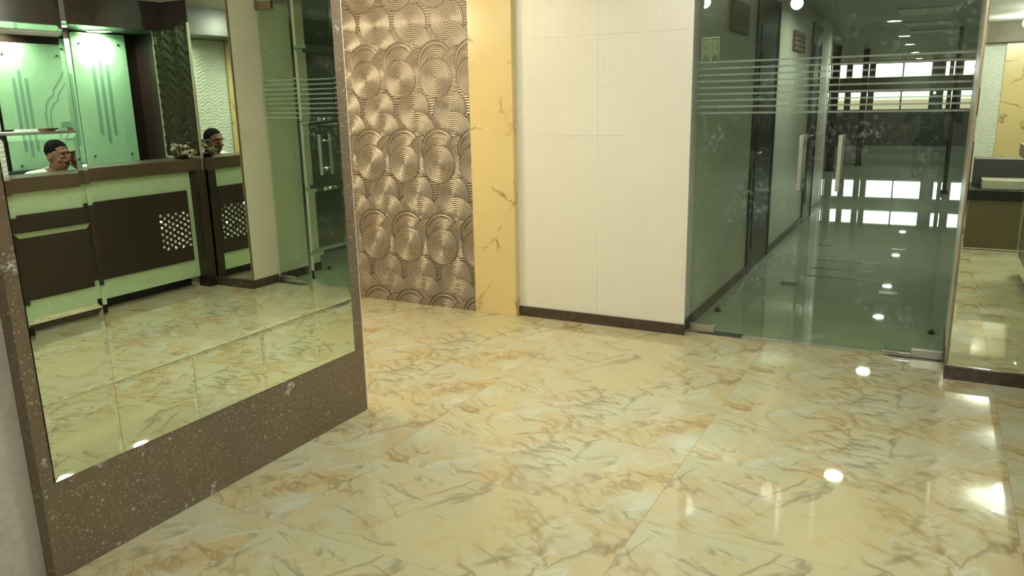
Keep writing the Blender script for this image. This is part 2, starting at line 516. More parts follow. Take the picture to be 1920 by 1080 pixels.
# ------------------------------------------------------------------ relief wall of concentric circles
def relief_wall():
    x0, x1, z0, z1, st = -4.60, -2.8685, 0.0, CEIL, 0.0030
    nx, nz = int((x1 - x0) / st) + 1, int((z1 - z0) / st) + 1
    X, Z = np.meshgrid(np.linspace(x0, x1, nx), np.linspace(z0, z1, nz))
    PX, PZ, D = 0.308, 0.603, 0.160
    pitch = D / 11
    def ring(d):
        return (0.5 + 0.5 * np.cos(2 * np.pi * d / pitch)) ** 0.8
    # ladder of short bars between the circles
    w = 0.5 + 0.5 * np.cos(2 * np.pi * Z / 0.0185)
    Hh = 0.1 + 0.45 * w; Gr = 0.35 + 0.6 * (1 - w)
    cols = range(-6, 7); rows = range(-1, 5)
    def disc(cx, cz, r, lev, keep=None, rim=True):
        i0, i1 = max(int((cx - r - x0) / st), 0), min(int((cx + r - x0) / st) + 2, nx)
        j0, j1 = max(int((cz - r - z0) / st), 0), min(int((cz + r - z0) / st) + 2, nz)
        if i0 >= i1 or j0 >= j1: return
        sx, sz = X[j0:j1, i0:i1], Z[j0:j1, i0:i1]
        d = np.hypot(sx - cx, sz - cz)
        ins = d < r
        if keep is not None: ins = ins & keep(sx - cx, sz - cz, d)
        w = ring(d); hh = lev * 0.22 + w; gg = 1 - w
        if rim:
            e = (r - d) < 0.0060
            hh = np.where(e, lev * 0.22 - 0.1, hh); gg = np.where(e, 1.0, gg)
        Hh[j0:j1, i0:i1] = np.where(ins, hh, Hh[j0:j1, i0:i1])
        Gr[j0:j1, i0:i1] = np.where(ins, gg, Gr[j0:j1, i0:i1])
    AX, AZ, TX, TZ = -3.347, 2.055, 0.031, -0.157
    for j in rows:
        for i in cols:
            cx, cz = AX + i * PX, AZ - j * PZ
            disc(cx + TX - 0.10, cz + TZ + 0.02, 0.13, 0.2)
    for j in rows:
        for i in cols:
            cx, cz = AX + i * PX, AZ - j * PZ
            disc(cx, cz, pitch * 9.5, 0.8)
    for j in rows:
        for i in cols:                                    # the tail that turns each circle into an S
            cx, cz = AX + i * PX, AZ - j * PZ
            disc(cx + TX, cz + TZ, pitch * 9.5, 0.8, lambda x, z, d: (x * (-TZ) + z * TX > 0) | (d < pitch * 2.5), False)
    for j in rows:
        for i in cols:                                    # fish-scale circles of the lower band
            cx, cz = AX + i * PX, AZ - j * PZ
            disc(cx + 0.03, cz - 0.345, 0.140, 0.6)
            disc(cx - 0.108, cz - 0.284, 0.150, 0.9)
            disc(cx - 0.102, cz - 0.304, 0.138, 1.1)
            disc(cx + 0.076, cz - 0.322, 0.140, 1.2)
        for i in cols:
            cx, cz = AX + i * PX, AZ - j * PZ
            disc(cx - 0.107, cz - 0.388, 0.138, 1.6)
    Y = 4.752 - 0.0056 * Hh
    co = np.stack([X, Y, Z], -1).reshape(-1, 3)
    loc = np.array([(x0 + x1) / 2, 4.76, 0.0])
    co = (co - loc).astype(np.float32)
    idx = np.arange(nx * nz).reshape(nz, nx)
    q = np.stack([idx[:-1, :-1], idx[:-1, 1:], idx[1:, 1:], idx[1:, :-1]], -1).reshape(-1, 4)
    me = bpy.data.meshes.new('wall_recess')
    me.vertices.add(len(co)); me.vertices.foreach_set('co', co.ravel())
    me.loops.add(q.size); me.loops.foreach_set('vertex_index', q.ravel().astype(np.int32))
    me.polygons.add(len(q))
    me.polygons.foreach_set('loop_start', np.arange(0, q.size, 4, dtype=np.int32))
    me.polygons.foreach_set('use_smooth', np.ones(len(q), dtype=bool))
    me.update(calc_edges=True)
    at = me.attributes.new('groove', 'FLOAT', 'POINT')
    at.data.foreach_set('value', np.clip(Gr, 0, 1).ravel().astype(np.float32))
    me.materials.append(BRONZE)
    o = bpy.data.objects.new('wall_recess', me)
    o.location = loc
    link(o)
    return struct(o, 'champagne relief wall of overlapping concentric circles')
relief_wall()
struct(box('wall_recess_back', -5.1, -2.8685, 4.76, 4.90, 0, CEIL, GREYWALL), 'wall behind the relief')

# ------------------------------------------------------------------ mirror wall block on the left
struct(box('wall_left', -5.05, -2.462, -3.0, 2.886, 0, CEIL, GREYWALL), 'grey papered wall that carries the mirror panel')
XF = -2.403
granite = struct(empty('wall_mirror_panel', (-2.41, 2.07, 0)), 'brown speckled granite surround of the left mirror')
box('granite_slab', -2.4619, XF - 0.004, 1.274, 2.890, 0, 0.330, GRANITE, granite, 0.0015)
box('granite_slab', -2.4619, XF - 0.004, 1.274, 1.3195, 0.3305, 2.20, GRANITE, granite, 0.0015)
box('granite_slab', -2.4619, XF - 0.004, 2.8225, 2.890, 0.3305, 2.20, GRANITE, granite, 0.0015)
box('granite_slab', -2.4619, XF - 0.004, 1.274, 2.890, 2.2005, CEIL, GRANITE, granite, 0.0015)
struct(box('trim_3', -2.4625, XF - 0.006, 2.8905, 2.896, 0, CEIL, plain('pale_edge', (0.6, 0.56, 0.45), 0.4)), 'pale end edge of the granite mirror panel')

def mirror_x(name, y0, y1, z0, z1, parent, tilt=(0, 0), bw=0.016, bh=0.0007, xf=XF):
    """bevelled mirror pane that faces +X"""
    g = 0.0006
    y0 += g; y1 -= g; z0 += g; z1 -= g
    xb = xf - 0.005
    V = [(xb, y0, z0), (xb, y1, z0), (xb, y1, z1), (xb, y0, z1),
         (xf - bh, y0, z0), (xf - bh, y1, z0), (xf - bh, y1, z1), (xf - bh, y0, z1),
         (xf, y0 + bw, z0 + bw), (xf, y1 - bw, z0 + bw), (xf, y1 - bw, z1 - bw), (xf, y0 + bw, z1 - bw)]
    F = [(0, 3, 2, 1), (0, 1, 5, 4), (1, 2, 6, 5), (2, 3, 7, 6), (3, 0, 4, 7),
         (4, 5, 9, 8), (5, 6, 10, 9), (6, 7, 11, 10), (7, 4, 8, 11), (8, 9, 10, 11)]
    c = Vector((xf, (y0 + y1) / 2, (z0 + z1) / 2))
    rot = Matrix.Rotation(math.radians(tilt[0]), 3, 'Z') @ Matrix.Rotation(math.radians(tilt[1]), 3, 'Y')
    V = [tuple(c + rot @ (Vector(v) - c)) for v in V]
    return mesh_obj(name, V, F, MIRROR, parent)

mw = empty('wall_mirror', (XF, 2.07, 0.33))
tag(mw, 'large mirror with a border of small panes in the brown granite at left', 'mirror')
ZS = [0.3315, 0.590, 0.857, 1.142, 1.430, 1.734, 2.02, 2.1995]
YS = [1.3205, 1.568, 1.893, 2.236, 2.568, 2.8215]
mirror_x('center_pane', YS[1], YS[4], ZS[1], ZS[-1], mw)
for i in range(5):
    mirror_x('border_pane', YS[i], YS[i + 1], ZS[0], ZS[1], mw, (random.uniform(-.12, .12), random.uniform(-.12, .12)))
for j in range(1, len(ZS) - 1):
    mirror_x('border_pane', YS[0], YS[1], ZS[j], ZS[j + 1], mw, (random.uniform(-.1, .1) - 0.15, random.uniform(-.1, .1) - 0.2))
    mirror_x('border_pane', YS[4], YS[5], ZS[j], ZS[j + 1], mw, (random.uniform(-.1, .1), random.uniform(-.1, .1)))

# ------------------------------------------------------------------ pier on the right with its mirror
PX0, PY0 = 0.156, 4.595
pier = struct(box('wall_pier', PX0 + 0.011, 1.035, PY0 + 0.006, 5.43, 0, 2.42, CREAM), 'pier at the right of the glass doors with cream tiled side')
tiles_x(pier, [PY0 + 0.012, 4.885], PX0, -0.0109)
tiles_x(pier, [4.925, 5.43], PX0, -0.0109, ROWS[:-1] + [2.42])
struct(box('baseboard_pier', PX0 - 0.006, 0.80, PY0 - 0.012, PY0 + 0.0058, 0, 0.072, DARKSTONE), 'dark skirting under the right mirror')
struct(box('baseboard_pier', PX0 - 0.006, PX0 - 0.0002, PY0 + 0.006, 4.885, 0, 0.072, DARKSTONE), 'dark skirting of the pier side')
struct(box('baseboard_pier', PX0 - 0.006, PX0 - 0.0002, 4.925, 5.43, 0, 0.072, DARKSTONE), 'dark skirting of the corridor end of the pier')
struct(box('trim_4', PX0 - 0.004, PX0 + 0.006, PY0 - 0.004, PY0 + 0.0115, 0.0725, CEIL, plain('bronze_edge', (0.30, 0.23, 0.14), 0.35, 0.6)), 'thin bronze edge strip of the right mirror')

def mirror_y(name, x0, x1, z0, z1, parent, yf, bw=0.004, bh=0.0001):
    """bevelled mirror pane that faces -Y"""
    g = 0.0006
    x0 += g; x1 -= g; z0 += g; z1 -= g
    yb = yf + 0.005
    V = [(x0, yb, z0), (x1, yb, z0), (x1, yb, z1), (x0, yb, z1),
         (x0, yf + bh, z0), (x1, yf + bh, z0), (x1, yf + bh, z1), (x0, yf + bh, z1),
         (x0 + bw, yf, z0 + bw), (x1 - bw, yf, z0 + bw), (x1 - bw, yf, z1 - bw), (x0 + bw, yf, z1 - bw)]
    F = [(0, 1, 2, 3), (0, 4, 5, 1), (1, 5, 6, 2), (2, 6, 7, 3), (3, 7, 4, 0),
         (4, 8, 9, 5), (5, 9, 10, 6), (6, 10, 11, 7), (7, 11, 8, 4), (8, 11, 10, 9)]
    return mesh_obj(name, V, F, MIRROR, parent)
pm = empty('wall_mirror', (0.4, PY0, 0.07))
tag(pm, 'tall mirror on the pier to the right of the glass doors', 'mirror')
mirror_y('border_pane', PX0 + 0.007, 0.605, 0.073, 0.714, pm, PY0)
mirror_y('center_pane', PX0 + 0.007, 0.605, 0.714, CEIL - 0.002, pm, PY0)

# ------------------------------------------------------------------ reception niche walls
struct(box('wall_right', 1.885, 1.95, -3.15, 5.12, 0, CEIL, WOOD), 'dark wood wall behind the reception')
struct(box('wall_niche_end', 1.0355, 1.885, 5.05, 5.12, 0, CEIL, WOOD), 'dark wood end wall of the reception niche')
struct(box('wall_corridor_right', 1.0355, 5.2, 5.36, 5.43, 0, 2.42, NAVY), 'dark wall at the right of the corridor')
struct(box('ceiling_soffit', 0.99, 1.885, 1.4, 5.05, 2.17, 2.19, plain('soffit_green', (0.10, 0.17, 0.10), 0.3)), 'soffit above the reception')
struct(box('trim_12', 0.6055, 1.035, PY0 - 0.004, PY0 + 0.0055, 2.1685, CEIL - 0.001, WOOD), 'dark wood strip above the wavy panel')
struct(box('trim_5', 0.90, 0.989, 1.4, PY0 - 0.001, 2.115, CEIL - 0.001, WOOD), 'dark wood fascia above the reception desk')

# ------------------------------------------------------------------ remaining shell
struct(box('wall_front', -5.1, 1.95, -3.15, -3.0, 0, CEIL, plain('cream_paint', (0.66, 0.60, 0.44), 0.6)), 'lobby wall behind the viewer')
struct(box('wall_passage_end', -5.12, -5.05, -3.15, 4.92, 0, CEIL, plain('passage_paint', (0.45, 0.36, 0.24), 0.6)), 'far left end wall')
struct(box('trim_6', 0.30, 1.95, -3.0, -2.82, 2.10, CEIL - 0.001, plain('header_olive', (0.12, 0.10, 0.05), 0.5)), 'dark header behind the viewer')
struct(box('wall_hall_left', -6.5, -6.43, 11.7, 26.2, 0, 2.42, GREYWALL), 'left wall of the far hall')
struct(box('wall_hall_right', 5.13, 5.2, 5.43, 26.2, 0, 2.42, GREYWALL), 'right wall of the far hall')
struct(box('wall_hall_near', -6.5, -1.373, 11.7, 11.78, 0, 2.42, GREYWALL), 'near wall of the far hall')

# ------------------------------------------------------------------ wavy panels
def wavy_panel(name, axis, a0, a1, z0, z1, face, m, parent=None, amp=0.008, wl=0.055, drift=0.03, slant=1.0):
    """relief panel of horizontal waves; axis 'y+' faces +Y, 'x-' faces -X, 'y-' faces -Y"""
    na, nz = max(8, int((a1 - a0) / 0.02)), int((z1 - z0) / 0.009)
    V, F = [], []
    for j in range(nz + 1):
        z = z0 + (z1 - z0) * j / nz
        for i in range(na + 1):
            a = a0 + (a1 - a0) * i / na
            s = z + drift * math.sin(2 * math.pi * (a - a0) / 0.17 + 0.6 * math.sin(z * 5)) + 0.01 * math.sin(13 * a + 4 * z)
            t = (s / wl) % 1.0
            d = 0.002 + amp * (t if slant else 0.5 + 0.5 * math.sin(2 * math.pi * t))
            V.append((a, face + d, z) if axis == 'y+' else (a, face - d, z) if axis == 'y-' else (face - d, a, z))
    w = na + 1
    for j in range(nz):
        for i in range(na):
            q = (j * w + i, j * w + i + 1, (j + 1) * w + i + 1, (j + 1) * w + i)
            F.append(q if axis in ('y-',) else q[::-1])
    return mesh_obj(name, V, F, m, parent)

struct(wavy_panel('trim_7', 'y+', 0.42, 0.68, 0.0, 2.099, -2.9995, WHITEP), 'white wavy relief panel behind the viewer')
struct(box('trim_8', 0.681, 1.06, -2.9995, -2.96, 0, 2.099, YELLOW), 'yellow marble strip behind the viewer')
struct(wavy_panel('trim_9', 'y+', 1.061, 1.45, 0.0, 2.099, -2.9995, WHITEP), 'second white wavy relief panel behind the viewer')
struct(wavy_panel('trim_10', 'x-', 3.08, 3.50, 0.70, 2.165, 1.8845, WHITEP, None, 0.005, 0.036, 0.018), 'white wavy relief panel on the reception back wall')
struct(box('trim_11', 1.86, 1.8845, 2.86, 3.075, 0, 2.165, YELLOW), 'yellow marble strip on the reception back wall')

# ------------------------------------------------------------------ glass doors
YG = 4.905
def glass_door(n, x0, x1, hinge, lab):
    d = struct(empty('door_%d' % n, ((x0 + x1) / 2, YG, 0)), lab)
    box('pane', x0 + 0.004, x1 - 0.004, YG - 0.006, YG + 0.006, 0.014, 2.312, GLASS, d, 0.001)
    for k in range(9):
        z = 1.398 + k * 0.0375
        box('frosted_stripe', x0 + 0.005, x1 - 0.005, YG - 0.0070, YG - 0.0063, z, z + 0.011, FROST, d)
    xh = x0 + 0.125 if hinge < 0 else x1 - 0.125
    hx0, hx1 = (x0 + 0.004, x0 + 0.168) if hinge < 0 else (x1 - 0.168, x1 - 0.004)
    box('patch_fitting', hx0, hx1, YG - 0.017, YG + 0.017, 0.004, 0.056, STEEL, d, 0.003)
    box('patch_fitting', hx0, hx1, YG - 0.017, YG + 0.017, 2.255, 2.316, plain('bronze_fitting', (0.25, 0.17, 0.10), 0.35, 0.8) if 'bronze_fitting' not in bpy.data.materials else bpy.data.materials['bronze_fitting'], d, 0.003)
    xm = x1 - 0.105 if hinge < 0 else x0 + 0.105
    for s in (-1, 1):
        bm = bmesh.new()
        y = YG + s * 0.062
        add_box(bm, xm - 0.0125, xm + 0.0125, y - 0.009, y + 0.009, 0.955, 1.275, 0.004)
        h = bm_obj('handle', bm, STEEL, d)
        for z in (1.005, 1.225):
            bm = bmesh.new()
            add_tube(bm, (xm, YG + s * 0.0075, z), (xm, YG + s * 0.055, z), 0.009)
            add_tube(bm, (xm, YG + s * 0.0071, z), (xm, YG + s * 0.011, z), 0.016)
            bm_obj('handle_stud', bm, CHROME, h)
    return d
XMID = -0.585
g1 = glass_door(1, -1.330, XMID, -1, 'left leaf of the green glass double door')
g2 = glass_door(2, XMID, PX0 - 0.006, 1, 'right leaf of the green glass double door')
# floor lock of the right leaf and the floor spring plates
bm = bmesh.new()
add_box(bm, -0.165, -0.02, YG - 0.018, YG + 0.018, 0.004, 0.012, 0.003)
add_box(bm, -0.165, -0.02, YG - 0.016, YG + 0.016, 0.0165, 0.030, 0.003)
bm_obj('lock', bm, CHROME, g2)
for i, (x0, x1, lab) in enumerate(((-1.262, -0.985, 'dark floor spring plate under the left glass leaf'), (-0.135, 0.140, 'dark floor spring plate under the right glass leaf'))):
    p = box('floor_spring_cover', x0, x1, YG - 0.040, YG + 0.045, 0.0002, 0.0032, plain('dark_plate_%d' % i, (0.09, 0.095, 0.085), 0.3, 0.6), None, 0.001)
    tag(p, lab, 'floor plate', None)
for x, lab in ((-1.275, 'small black door stop on the floor behind the left glass leaf'), (0.085, 'small black door stop on the floor behind the right glass leaf')):
    bm = bmesh.new()
    add_tube(bm, (x, 5.46, 0.0003), (x, 5.46, 0.018), 0.022, 0.017)
    add_ball(bm, (x, 5.46, 0.018), 0.015, (1, 1, 0.8))
    tag(bm_obj('door_stop', bm, BLACK), lab, 'door stop')
for x, y, lab in ((-0.955, 6.53, 'dark plate in the corridor floor, near left of four'), (-0.22, 6.50, 'dark plate in the corridor floor, near right of four'),
                  (-0.905, 8.45, 'dark plate in the corridor floor, far left of four'), (-0.23, 8.44, 'dark plate in the corridor floor, far right of four')):
    p = box('floor_plate', x - 0.065, x + 0.065, y - 0.055, y + 0.055, 0.0003, 0.004, bpy.data.materials['dark_plate_0'], None, 0.001)
    tag(p, lab, 'floor plate', 'plates in the corridor floor')
for k, y in enumerate((6.90, 7.24, 7.63)):
    p = box('floor_strip', -0.88, -0.35, y - 0.012, y + 0.012, 0.0003, 0.003, bpy.data.materials['dark_plate_0'])
    tag(p, ('nearest', 'middle', 'farthest')[k] + ' of three thin dark strips across the corridor floor', 'floor strip', 'dark strips across the corridor floor')

# pair of white outlined frames with short strokes on the left leaf
nt_ = empty('outlines', (-1.25, YG + 0.007, 1.70))
tag(nt_, 'pair of small white outlined frames high on the left glass leaf', 'outlines')
WHITEV = plain('outline_white', (0.88, 0.90, 0.86), 0.5)
for x0, x1 in ((-1.312, -1.262), (-1.256, -1.206)):
    bm = bmesh.new()
    add_box(bm, x0, x1, YG + 0.0065, YG + 0.0072, 1.845, 1.850)
    add_box(bm, x0, x0 + 0.004, YG + 0.0065, YG + 0.0072, 1.705, 1.845)
    add_box(bm, x1 - 0.003, x1, YG + 0.0065, YG + 0.0072, 1.715, 1.845)
    f = bm_obj('outline_frame', bm, WHITEV, nt_)
    for k in range(4):
        xx = x0 + 0.011 + k * 0.0085
        box('outline_stroke', xx, xx + 0.0028, YG + 0.0065, YG + 0.0070, 1.80 - 0.01 * (k % 2), 1.838, WHITEV, f)
        box('outline_stroke', xx, xx + 0.0028, YG + 0.0065, YG + 0.0070, 1.735 + 0.008 * (k % 3), 1.79 - 0.01 * (k % 2), WHITEV, f)

# plaques on the corridor wall
def plaque(y0, y1, z0, z1, lab):
    p = empty('wall_plaque', (-1.36, (y0 + y1) / 2, z0))
    tag(p, lab, 'sign', None)
    box('plaque_board', -1.3598, -1.335, y0, y1, z0, z1, BRASS, p, 0.004)
    ny, nz = 4, 4
    for i in range(ny):
        for j in range(nz):
            a = y0 + (y1 - y0) * (i + 0.30) / ny; b = y0 + (y1 - y0) * (i + 0.78) / ny
            c = z0 + (z1 - z0) * (j + 0.30) / nz; e = z0 + (z1 - z0) * (j + 0.72) / nz
            box('plaque_tile', -1.335, -1.332, a, b, c, e, PALEM, p)
plaque(5.82, 6.35, 1.95, 2.165, 'brown plaque with small pale squares beside the nearer corridor door')
plaque(8.50, 9.20, 1.94, 2.13, 'brown plaque with small pale squares between the two corridor doors')

# ------------------------------------------------------------------ far glazing at the end of the hall
YE = 25.8
wf = struct(empty('wall_far', (0, YE, 0)), 'end wall of the far hall with its rows of windows')
xs = [(-3.42, -2.52), (-2.40, -1.90), (-1.78, -0.28), (0.02, 0.16), (0.22, 0.40), (0.46, 0.86)]
zrows = [(1.02, 1.56), (1.93, 2.36)]
FW = plain('hall_dado', (0.10, 0.10, 0.085), 0.5)
edges = [-6.43] + [v for p in xs for v in p] + [5.13]
for i in range(0, len(edges), 2):
    box('pillar', edges[i], edges[i + 1], YE, YE + 0.2, 1.02, 2.36, FW, wf)
for z0, z1 in ((0, 1.02), (2.36, 2.42)):
    box('wall_band', -6.43, 5.13, YE, YE + 0.2, z0, z1, FW, wf)
n = 0
for i, (a, b) in enumerate(xs):
    box('wall_band', a, b, YE, YE + 0.2, 1.56, 1.93, FW, wf)
    for (z0, z1) in zrows:
        n += 1
        wd = struct(empty('window_%d' % n, ((a + b) / 2, YE, z0)), 'bright window at the end of the corridor')
        bm = bmesh.new()
        t = 0.025
        add_box(bm, a, a + t, YE + 0.02, YE + 0.08, z0, z1); add_box(bm, b - t, b, YE + 0.02, YE + 0.08, z0, z1)
        add_box(bm, a + t, b - t, YE + 0.02, YE + 0.08, z0, z0 + t); add_box(bm, a + t, b - t, YE + 0.02, YE + 0.08, z1 - t, z1)
        if b - a > 0.8: add_box(bm, (a + b) / 2 - 0.02, (a + b) / 2 + 0.02, YE + 0.02, YE + 0.08, z0 + t, z1 - t)
        bm_obj('window_frame', bm, BLACK, wd)
        box('window_pane', a + t, b - t, YE + 0.045, YE + 0.05, z0 + t, z1 - t, CLEAR, wd)
# dark posts and low furniture of the far hall
def hall_post(x, y, w, lab):
    p = empty('hall_post', (x, y, 0))
    tag(p, lab, 'post')
    box('post_shaft', x - w / 2, x + w / 2, y - w / 2, y + w / 2, 0.06, 2.419, NAVY, p, 0.01)
    box('post_foot', x - w / 2 - 0.02, x + w / 2 + 0.02, y - w / 2 - 0.02, y + w / 2 + 0.02, 0.0005, 0.06, BLACK, p, 0.006)
PALEC = plain('pale_ceiling_band', (0.62, 0.70, 0.58), 0.5)
for y, w in ((10.6, 0.75), (12.5, 0.6), (14.0, 0.5)):
    struct(box('ceiling_band', -0.52, 0.03, y - w / 2, y + w / 2, 2.405, 2.4199, PALEC), 'pale band on the corridor ceiling')
hall_post(-1.86, 17.0, 0.14, 'slim dark post standing left of the brightest far windows')
hall_post(-1.45, 18.5, 0.12, 'slim dark post standing just before the brightest far windows')
hall_post(0.17, 13.5, 0.06, 'slim dark post standing right of the brightest far windows')

# ------------------------------------------------------------------ reception desk
XD = 0.675
desk = empty('reception_desk', (0.85, 3.0, 0))
tag(desk, 'reception desk with a pale mint glass front and dark studded panel', 'desk')
Y0D, Y1D = 1.55, 4.50
box('carcass', XD + 0.012, 0.90, Y0D, Y1D, 0.09, 0.985, WOOD, desk)
box('front_glass', XD, XD + 0.0118, Y0D, Y1D, 0.09, 0.985, PALEMINT, desk, 0.002)
box('toe_kick', 0.80, 0.90, Y0D, Y1D, 0, 0.0899, BLACK, desk)
box('work_surface', 0.90, 1.30, Y0D, Y1D, 0.72, 0.75, WOOD, desk)
box('post', 0.575, 0.70, 4.501, PY0 - 0.0125, 0, 0.985, WOOD, desk, 0.002)
dp = box('dark_panel', XD - 0.030, XD - 0.0002, 2.05, 4.435, 0.245, 0.832, WOOD, desk, 0.002)
GEMM = None
def gem(y, z):
    global GEMM
    if GEMM is None:
        bm = bmesh.new()
        r = 0.0150
        bmesh.ops.create_cone(bm, cap_ends=True, segments=8, radius1=r, radius2=r * 0.45, depth=0.011, matrix=Matrix.Rotation(-math.pi / 2, 4, 'Y'))
        bmesh.ops.recalc_face_normals(bm, faces=bm.faces)
        me = bpy.data.meshes.new('crystal'); bm.to_mesh(me); bm.free()
        me.materials.append(GEM); GEMM = me
    o = bpy.data.objects.new('crystal', GEMM)
    o.location = Vector((XD - 0.0357, y, z)) - wloc(dp)
    o.rotation_euler = (random.uniform(0, 0.7), random.uniform(-0.12, 0.12), random.uniform(-0.12, 0.12))
    link(o, dp)
for yb in (4.155, 2.70):
    for c in range(8):
        for r_ in range(6):
            gem(yb + c * 0.037, 0.652 - r_ * 0.050 - (0.025 if c % 2 else 0.0))
# worktop
ct = box('counter_top', 0.605, 0.95, Y0D - 0.02, PY0 - 0.0125, 0.9855, 1.085, COUNTER, None, 0.004)
tag(ct, 'long dark brown stone counter top on the reception desk', 'counter top')

# wavy dark panel on the end wall above the counter
wd = empty('wavy_panel', (0.82, PY0, 1.09))
tag(wd, 'dark olive wavy relief panel between mirror strip and dark wood, above the counter', 'wall panel')
wavy_panel('relief', 'y-', 0.612, 1.03, 1.10, 2.168, PY0 + 0.006, OLIVE, wd, 0.012, 0.085, 0.035)
BEAD = plain('pale_edge_strip', (0.7, 0.66, 0.5), 0.2, 0.4)
box('edge_strip', 1.031, 1.037, PY0 - 0.012, PY0 + 0.004, 1.10, 2.168, BEAD, wd)
box('edge_strip', 0.6055, 0.611, PY0 - 0.012, PY0 + 0.004, 1.10, 2.168, BEAD, wd)
box('edge_strip', 0.6055, 1.037, PY0 - 0.0115, PY0 + 0.004, 1.0875, 1.0995, BEAD, wd)

# back-painted mint glass panels on the reception wall
def rounded(y0, y1, z0, z1, r, n=5):
    pts = []
    for cy, cz, a0 in ((y1 - r, z1 - r, 0), (y0 + r, z1 - r, 90), (y0 + r, z0 + r, 180), (y1 - r, z0 + r, 270)):
        for k in range(n + 1):
            a = math.radians(a0 + 90 * k / n)
            pts.append((cy + r * math.cos(a), cz + r * math.sin(a)))
    return pts
def prism_x(name, pts, xa, xb, m, parent):
    k = len(pts)
    V = [(xa, y, z) for y, z in pts] + [(xb, y, z) for y, z in pts]
    F = [tuple(range(k)), tuple(range(2 * k - 1, k - 1, -1))] + [(i, i + k, (i + 1) % k + k, (i + 1) % k) for i in range(k)]
    o = mesh_obj(name, V, F, m, parent)
    bm = bmesh.new(); bm.from_mesh(o.data); bmesh.ops.recalc_face_normals(bm, faces=bm.faces); bm.to_mesh(o.data); bm.free()
    return o
def stroke(path, w, xa, xb, m, parent, name):
    """flat band of width w along a path in the YZ plane"""
    L, Rr = [], []
    for i, (y, z) in enumerate(path):
        a = path[max(0, i - 1)]; b = path[min(len(path) - 1, i + 1)]
        d = Vector((b[0] - a[0], b[1] - a[1])).normalized()
        L.append((y - d.y * w / 2, z + d.x * w / 2)); Rr.append((y + d.y * w / 2, z - d.x * w / 2))
    V, F = [], []
    for x in (xa, xb):
        V += [(x, *p) for p in L] + [(x, *p) for p in Rr]
    k = len(path)
    for i in range(k - 1):
        F.append((i, i + 1, k + i + 1, k + i)); F.append((2 * k + i, 3 * k + i, 3 * k + i + 1, 2 * k + i + 1))
        F.append((i, 2 * k + i, 2 * k + i + 1, i + 1)); F.append((k + i, k + i + 1, 3 * k + i + 1, 3 * k + i))
    F.append((0, k, 3 * k, 2 * k)); F.append((k - 1, 3 * k - 1, 4 * k - 1, 2 * k - 1))
    return mesh_obj(name, V, F, m, parent)
XP = 1.855
def mint_panel(y0, y1, z0, z1, lab):
    t = empty('glass_panel', (XP, (y0 + y1) / 2, z0))
    tag(t, lab, 'wall panel')
    prism_x('glass_sheet', rounded(y0, y1, z0, z1, 0.02), XP, XP + 0.010, MINT, t)
    for y in (y0 + 0.075, y1 - 0.075):
        for z in (z0 + 0.11, z1 - 0.09):
            bm = bmesh.new()
            add_tube(bm, (XP - 0.006, y, z), (1.8849, y, z), 0.010)
            bm_obj('standoff_screw', bm, plain('screw', (0.2, 0.22, 0.2), 0.3, 0.8) if 'screw' not in bpy.data.materials else bpy.data.materials['screw'], t)
    return t
p2 = mint_panel(4.405, 4.928, 0.98, 2.155, 'mint green glass panel with three etched bars, nearest the dark end wall')
for y, a, b in ((4.585, 1.275, 1.885), (4.652, 1.195, 1.965), (4.718, 1.265, 1.895)):
    prism_x('etched_bar', rounded(y - 0.017, y + 0.017, a, b, 0.016, 4), XP - 0.0012, XP - 0.0002, MINTLINE, p2)
p1 = mint_panel(3.72, 4.325, 0.98, 2.075, 'mint green glass panel with etched bars and a dome outline')
for y, a, b in ((3.855, 1.20, 1.80), (3.905, 1.16, 1.86), (3.955, 1.20, 1.80)):
    prism_x('etched_bar', rounded(y - 0.014, y + 0.014, a, b, 0.0135, 4), XP - 0.0012, XP - 0.0002, MINTLINE, p1)
def arch(s, dy):
    pts = [(4.075, 1.08), (4.075, 1.50), (4.09, 1.58), (4.12, 1.63), (4.165, 1.66), (4.17, 1.70), (4.205, 1.745), (4.25, 1.80), (4.285, 1.865)]
    return [(y + dy, z - dy * 1.2) for y, z in pts]
stroke(arch(1, 0.0), 0.013, XP - 0.0012, XP - 0.0002, MINTLINE, p1, 'etched_dome')
stroke([(y, z) for y, z in arch(1, 0.035) if y < 4.31], 0.011, XP - 0.0012, XP - 0.0002, MINTLINE, p1, 'etched_dome')
prism_x('etched_block', rounded(4.19, 4.30, 1.28, 1.44, 0.03), XP - 0.0012, XP - 0.0002, MINTLINE, p1)

# things on and behind the counter
fl = empty('flower_arrangement', (0.70, 4.47, 1.085))
tag(fl, 'low arrangement of cream artificial flowers on the counter before the wavy panel', 'flowers')
rf = random.Random(3)
LEAF = plain('pale_petal', (0.26, 0.24, 0.15), 0.5, var=0.2)
bm = bmesh.new()
bmesh.ops.create_cone(bm, cap_ends=True, segments=16, radius1=0.05, radius2=0.07, depth=0.03, matrix=Matrix.Translation((0.70, 4.47, 1.1005)))
bm_obj('bowl', bm, OLIVE, fl)
for c in range(9):
    cx, cy, cz = 0.70 + rf.uniform(-0.13, 0.13), 4.47 + rf.uniform(-0.045, 0.05), 1.14 + rf.uniform(-0.01, 0.07)
    bm = bmesh.new()
    for k in range(7):
        rot = Matrix.Rotation(k * 2 * math.pi / 7 + rf.random(), 3, 'Z') @ Matrix.Rotation(rf.uniform(0.3, 1.0), 3, 'Y')
        add_ball(bm, Vector((cx, cy, cz)) + rot @ Vector((0.022, 0, 0)), 0.026, (1.0, 0.55, 0.18), rot, 8)
    add_tube(bm, (0.70 + (cx - 0.70) * 0.3, 4.47 + (cy - 4.47) * 0.3, 1.11), (cx, cy, cz), 0.003, n=6)
    bm_obj('flower', bm, LEAF, fl, True)

